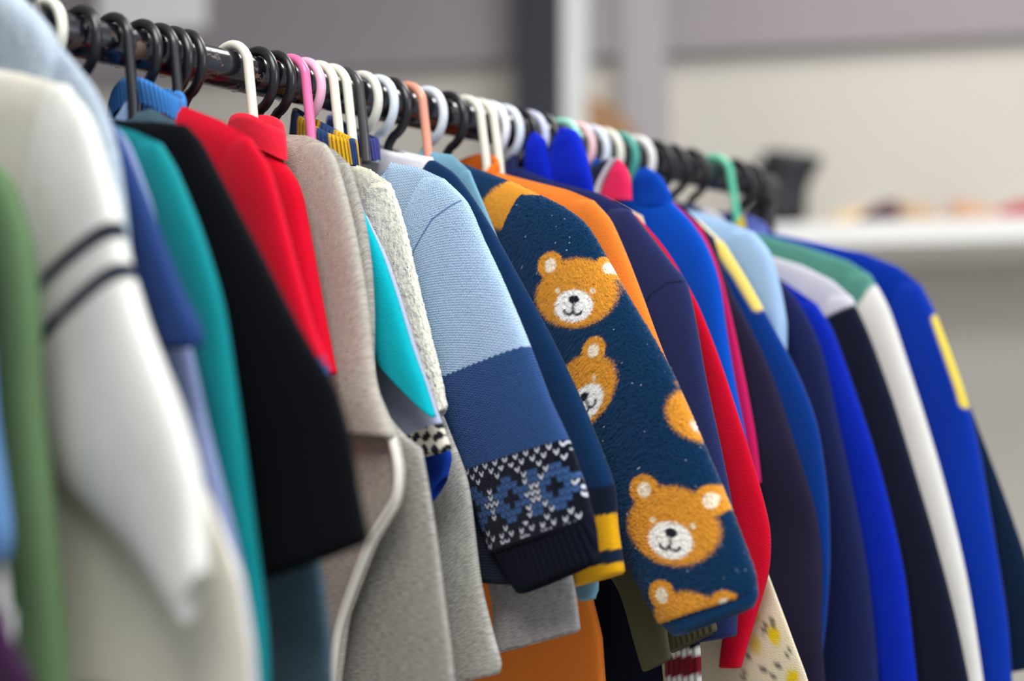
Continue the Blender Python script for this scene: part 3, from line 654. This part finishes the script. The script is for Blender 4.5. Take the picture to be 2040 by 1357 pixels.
garment('sweatshirt', 'navy sweatshirt sleeve with a maroon and white striped cuff at the bottom', 'sweatshirt', .318, [(1010, 352), (1100, 390)],
        sl=[(1190, 560), (1300, 860), (1370, 1120), (1394, 1280), (1398, 1420)], inn=[(1200, 900), (1300, 1180), (1325, 1290), (1330, 1430)], ua=(1060, 600), mat=fabric('rib', None), bmat=fabric('jersey', (12, 18, 34)), colf=mar_col, res=2, T=.005, Tb=.004,
        edge=[(1150, 560), (1260, 1000), (1310, 1200), (1330, 1440)], drift=0, hang=(0, 'ring', (232, 232, 240), 'white'))
# --- navy, red, royal
s = .338
nseam = uvs(s, [(1372, 560), (1340, 566), (1310, 590), (1290, 625)])
garment('sweatshirt', 'dark navy sweatshirt with a folded sleeve seam behind the orange hoodie', 'sweatshirt', s, [(1000, 336), (1100, 360), (1190, 384), (1256, 418)],
        sl=[(1296, 470), (1334, 520), (1368, 566), (1390, 650), (1412, 770), (1438, 900), (1462, 1030), (1474, 1150), (1470, 1262)], ci=(1392, 1276), ua=(1180, 680), mat=fabric('jersey', None), bmat=fabric('jersey', (32, 40, 92)), res=2.4,
        colf=lambda P, U: mixc(np.tile(lin((34, 42, 88)), (len(P), 1)), (10, 14, 30), soft(poly_dist(P, nseam) - .0007, .001)), T=.0105, Tb=.007, hemv=-.3, amp=.003, col=fabric('rib', (44, 48, 96)), neck=.05, hang=(0, 'ring', PALE, 'ice blue'))
garment('sweatshirt', 'bright red sweatshirt sleeve between the navy and royal blue tops', 'sweatshirt', .374, [(1060, 345), (1180, 390), (1270, 430)],
        sl=[(1330, 500), (1388, 600), (1438, 725), (1486, 870), (1518, 980), (1535, 1060), (1532, 1140), (1508, 1230), (1480, 1326)], ci=(1440, 1325), ua=(1220, 640), inn=[(1330, 900), (1415, 1100), (1448, 1220), (1440, 1325)], mat=fabric('jersey', (200, 4, 40)), T=.0065, Tb=.004, hemv=-.25, amp=.002, drift=-.003, hang=(0, 'ring', (196, 198, 226), 'lavender'))
s = .392
def flo_col(P, U):
    c = np.tile(lin((222, 208, 178)), (len(P), 1)); r = np.random.default_rng(4)
    for (x, y, rgb, a, b, t) in [(1548, 1264, (222, 190, 20), .006, .009, .4), (1512, 1282, (214, 190, 90), .006, .0085, .3), (1530, 1252, (120, 116, 100), .003, .006, -.3), (1545, 1240, (120, 112, 96), .003, .004, .7), (1560, 1322, (96, 92, 86), .005, .002, .3), (1528, 1334, (96, 92, 86), .005, .0022, .4), (1550, 1350, (110, 100, 90), .004, .002, -.5), (1576, 1300, (120, 112, 96), .004, .002, 1), (1500, 1310, (120, 112, 96), .004, .002, -.4), (1490, 1345, (110, 100, 90), .004, .003, .2), (1508, 1225, (214, 190, 90), .005, .007, .6), (1585, 1350, (222, 190, 20), .006, .008, -.4)]:
        o = uv(s, (x, y)); X, Y = P[:, 0] - o[0], P[:, 1] - o[1]; X, Y = X * math.cos(t) + Y * math.sin(t), -X * math.sin(t) + Y * math.cos(t); c = mixc(c, rgb, soft(ell(X, Y, 0, 0, a, b), .5))
    return c
garment('dress', 'beige dress with small yellow and grey flower print below the red sleeve', 'dress', s, [(1100, 350), (1200, 390), (1280, 430)],
        edge=[(1320, 600), (1440, 950), (1520, 1120), (1568, 1240), (1606, 1340), (1640, 1450)], mat=fabric('jersey', None), bcolf=flo_col, res=4, Tb=.006, amp=.001, hang=(0, 'ring', BLACK, 'black'))
s = .36
g, S, E = garment('hoodie', 'ultramarine hoodie with its peaked hood bunched against the rail', 'hoodie', s, [(1070, 340), (1130, 362)], sl=[(1220, 480), (1340, 700), (1400, 900)], ci=(1320, 930), ua=(1120, 600), mat=fabric('jersey', (8, 28, 168)), T=.004, Tb=.004, hemv=-.3, hang=(0, 'ring', BLACK, 'black'))
hm = fabric('jersey', (4, 34, 184))
tube('hood', s - .001, uvs(s, [(1126, 254), (1148, 262), (1168, 302), (1182, 350), (1188, 396)]), uvs(s, [(1118, 255), (1104, 284), (1092, 330), (1082, 365), (1078, 400)]), .009, hm, g, nr=50, nf=36, nb=20, seed=8, amp=.007, pre=False, hollow=0, tz=[.3, .9, 1, 1, .8])
tube('hood_flap', s - .009, uvs(s - .009, [(1068, 264), (1086, 280), (1094, 322), (1104, 365), (1106, 398)]), uvs(s - .009, [(1060, 264), (1051, 290), (1049, 330), (1046, 360), (1044, 398)]), .007, hm, g, nr=44, nf=30, nb=16, seed=9, amp=.006, pre=False, hollow=0, tz=[.3, .9, 1, 1, .8])
s = .424
g, S, E = garment('coat', 'charcoal coat with a pink lined collar in front of the royal blue sweatshirt', 'coat', s, [(1145, 352), (1210, 368)], sl=[(1290, 500), (1400, 800)], ci=(1330, 830), ua=(1220, 560), mat=fabric('jersey', (44, 46, 62)), T=.004, Tb=.004, hemv=-.25, hang=(0, 'cane', (150, 214, 196), 'mint'))
tube('collar', s - .009, uvs(s, [(1246, 320), (1260, 340), (1268, 364), (1270, 400)]), uvs(s, [(1241, 322), (1230, 344), (1216, 374), (1208, 402)]), .005, fabric('jersey', (238, 44, 92)), g, nr=24, nf=20, nb=12, seed=3, pre=False, hollow=0, tz=[.3, 1, 1, 1])
tube('collar_edge', s - .013, uvs(s, [(1243, 318), (1231, 342), (1217, 372), (1208, 402)]), uvs(s, [(1236, 318), (1222, 342), (1208, 370), (1198, 402)]), .004, fabric('jersey', (214, 214, 220)), g, nr=24, nf=12, nb=8, seed=3, pre=False, hollow=0)
tube('collar_back', s - .006, uvs(s, [(1228, 318), (1236, 330), (1224, 360), (1212, 396)]), uvs(s, [(1212, 320), (1178, 340), (1150, 360), (1136, 392)]), .005, fabric('jersey', (40, 46, 66)), g, nr=24, nf=20, nb=12, seed=6, pre=False, hollow=0, tz=[.4, 1, 1, 1])
g, S, E = garment('sweatshirt', 'royal blue sweatshirt with a rounded shoulder right of the pink lined collar', 'sweatshirt', .445, [(1244, 372), (1290, 378), (1338, 400)],
        sl=[(1376, 440), (1408, 490), (1432, 560), (1448, 660), (1468, 770), (1490, 880), (1505, 1000)], ci=(1420, 1010), ua=(1340, 640), mat=fabric('jersey', (0, 74, 186)), T=.0095, Tb=.008, hemv=-.33, amp=.003, col=fabric('rib', (0, 70, 186)), colh=.028, neck=.036, hang=(0, 'ring', (236, 190, 196), 'pink'))
tube('hood', .445 - .002, uvs(.445, [(1292, 334), (1316, 350), (1336, 384), (1342, 410)]), uvs(.445, [(1276, 336), (1264, 360), (1258, 386), (1258, 410)]), .006, fabric('jersey', (0, 66, 176)), g, nr=30, nf=24, nb=14, seed=4, amp=.004, pre=False, hollow=0, tz=[.3, 1, 1, 1])
garment('cardigan', 'magenta trimmed cardigan showing as a thin strip right of the royal blue top', 'cardigan', .468, [(1270, 375), (1340, 400), (1395, 450)],
        sl=[(1428, 520), (1454, 610), (1482, 730), (1505, 850), (1520, 960)], ci=(1450, 960), ua=(1370, 600), mat=fabric('knit', (200, 24, 92)), T=.006, Tb=.005, hemv=-.3, hang=(0, 'ring', PALE, 'pale blue'))
garment('coat', 'blackish purple coat hanging long in the right half', 'coat', .49, [(1290, 385), (1360, 410), (1418, 470)],
        sl=[(1450, 560), (1490, 645), (1545, 770), (1590, 890), (1622, 1010), (1640, 1160), (1648, 1420)], ci=(1540, 1430), ua=(1400, 640), mat=fabric('jersey', (34, 30, 54)), col=fabric('jersey', (96, 98, 112)), colkw=dict(neck_u=.05, vn=-.07, dipf=.012, dipb=.0, tilt=.25, arch=.01, depth=1.05), colh=.036, T=.009, Tb=.006, hemv=-.45, amp=.003, hang=(0, 'ring', CREAM, 'cream'))
s = .515
ye = uvs(s, [(1385, 440), (1432, 482), (1476, 545), (1515, 610)])
def yel_col(P, U):
    c = np.tile(lin((0, 52, 132)), (len(P), 1)); d = side(P, uv(s, (1400, 470)), uv(s, (1530, 668))); c = mixc(c, (240, 214, 110), soft(-d, .002) * soft(side(P, uv(s, (1500, 560)), uv(s, (1560, 640))) * -1 - .0, .002) if False else soft(poly_dist(P, ye) - .0055, .004)); return c
garment('sweatshirt', 'navy blue sweatshirt with a pale yellow stripe along the shoulder', 'sweatshirt', s, [(1355, 420), (1395, 440), (1440, 482)],
        sl=[(1490, 560), (1540, 650), (1590, 745), (1630, 850), (1652, 985), (1656, 1120), (1648, 1240), (1640, 1312)], ci=(1560, 1320), ua=(1430, 680), mat=fabric('jersey', None), bmat=fabric('jersey', (236, 226, 190)), colf=yel_col, res=2, col=fabric('jersey', (206, 210, 224)), colkw=dict(neck_u=.05, vn=-.07, dipf=.012, dipb=.0, tilt=.25, arch=.01, depth=1.05), colh=.036, T=.0085, Tb=.006, hemv=-.35, hang=(0, 'ring', (70, 160, 146), 'teal'))
garment('t_shirt', 'pale sky blue short sleeved shirt with a pointed sleeve', 'shirt', .543, [(1400, 425), (1445, 440), (1500, 462)],
        sl=[(1535, 505), (1556, 570), (1568, 640), (1567, 696)], inn=[(1500, 600), (1546, 690)], ua=(1455, 530), mat=fabric('jersey', (158, 190, 226)), T=.0085, Tb=.007, hemv=-.3, amp=.003, col=fabric('jersey', (208, 214, 226)), neck=.045, hang=(0, 'ring', (232, 230, 226), 'white'))
# --- the far end
garment('sweatshirt', 'midnight navy sweatshirt right of the sky blue shirt', 'sweatshirt', .578, [(1460, 480), (1520, 520), (1560, 562)],
        sl=[(1594, 610), (1634, 700), (1672, 850), (1706, 1000), (1735, 1160), (1756, 1420)], ci=(1660, 1430), ua=(1530, 700), mat=fabric('jersey', (28, 34, 78)), col=fabric('jersey', (70, 74, 96)), colkw=dict(neck_u=.05, vn=-.07, dipf=.012, dipb=.0, tilt=.25, arch=.01, depth=1.05), colh=.036, T=.009, Tb=.007, hemv=-.45, amp=.003, hang=(0, 'ring', BLACK, 'black'))
garment('sweatshirt', 'cobalt blue sweatshirt with a wrinkled sleeve right of the midnight navy one', 'sweatshirt', .606, [(1500, 525), (1560, 560), (1625, 604)],
        sl=[(1660, 660), (1702, 770), (1744, 900), (1780, 1040), (1808, 1180), (1836, 1420)], ci=(1730, 1430), ua=(1600, 760), mat=fabric('jersey', (2, 36, 166)), col=fabric('jersey', (60, 66, 110)), colkw=dict(neck_u=.05, vn=-.07, dipf=.012, dipb=.0, tilt=.25, arch=.01, depth=1.05), colh=.036, T=.0095, Tb=.007, hemv=-.45, amp=.004, hang=(0, 'ring', BLACK, 'black'))
s = .64
def yoke_col(P, U): return mixc(np.tile(lin((16, 20, 40)), (len(P), 1)), (206, 204, 212), soft(side(P, uv(s, (1735, 592)), uv(s, (1640, 640))), .002))
garment('sweatshirt', 'blackish navy sleeved sweatshirt with a light grey yoke', 'sweatshirt', s, [(1520, 505), (1600, 530), (1660, 560), (1696, 592)],
        sl=[(1732, 670), (1776, 790), (1820, 930), (1866, 1080), (1905, 1230), (1948, 1430)], ci=(1830, 1440), ua=(1640, 700), mat=fabric('jersey', None), bmat=fabric('jersey', (206, 204, 212)), colf=yoke_col, res=2, col=fabric('jersey', (206, 204, 212)), colkw=dict(neck_u=.05, vn=-.07, dipf=.012, dipb=.0, tilt=.25, arch=.01, depth=1.05), colh=.036, T=.0095, Tb=.008, hemv=-.3, hang=(0, 'ring', BLACK, 'black'))
s = .685
def grn_col(P, U): return mixc(np.tile(lin((226, 222, 216)), (len(P), 1)), (84, 142, 128), soft(side(P, uv(s, (1752, 556)), uv(s, (1700, 640))), .002))
garment('sweatshirt', 'white sleeved raglan sweatshirt with a sea green yoke', 'sweatshirt', s, [(1524, 468), (1600, 490), (1690, 520), (1732, 546)],
        sl=[(1768, 612), (1806, 720), (1848, 850), (1892, 1000), (1930, 1160), (1970, 1420)], ci=(1862, 1430), ua=(1680, 680), mat=fabric('jersey', None), bmat=fabric('jersey', (84, 142, 128)), colf=grn_col, res=2, T=.0105, Tb=.009, hemv=-.3, col=fabric('rib', (226, 196, 30)), colh=.02, neck=.045, hang=(0, 'cane', (96, 200, 164), 'mint green'))
s = .725
def last_col(P, U):
    c = np.tile(lin((0, 48, 160)), (len(P), 1)); return mixc(c, (232, 208, 84), soft(poly_dist(P, uvs(s, [(1874, 635), (1896, 695), (1922, 770), (1930, 800)])) - .007, .003))
garment('sweatshirt', 'royal blue sweatshirt with a yellow sleeve patch near the end of the rail', 'sweatshirt', s, [(1620, 482), (1720, 504), (1790, 532), (1832, 566)],
        sl=[(1862, 622), (1894, 700), (1928, 800), (1958, 930), (1984, 1080), (2008, 1240), (2024, 1430)], ci=(1930, 1440), ua=(1790, 700), mat=fabric('jersey', None), bmat=fabric('jersey', (0, 48, 160)), colf=last_col, res=2, col=fabric('jersey', (96, 110, 190)), colkw=dict(neck_u=.05, vn=-.07, dipf=.012, dipb=.0, tilt=.25, arch=.01, depth=1.05), colh=.036, T=.0105, Tb=.008, hemv=-.45, amp=.003, hang=(0, 'ring', BLACK, 'black'))
garment('jacket', 'black navy jacket hanging last on the rail', 'jacket', .752, [(1640, 490), (1760, 530), (1840, 580)],
        sl=[(1880, 660), (1926, 790), (1976, 920), (2018, 1030), (2052, 1130), (2100, 1320)], ci=(1990, 1340), ua=(1800, 740), mat=fabric('jersey', (12, 32, 56)), T=.008, Tb=.006, hemv=-.4, hang=(0, 'ring', BLACK, 'black'))
# --- black hangers crowded together at the near end
for (hs, kd, lab) in ((-.058, 'cane', 'black straight hanger hook in the tight black cluster near the blue collar'), (-.045, 'ring', 'black hanger hook in the tight black cluster, next but one to the bare rail'), (-.032, 'ring', 'black hanger hook right beside the bare shiny bit of rail')):
    hanger(hs, kd, BLACK, lab, np.array([[.03, -.078], [.08, -.094]]))
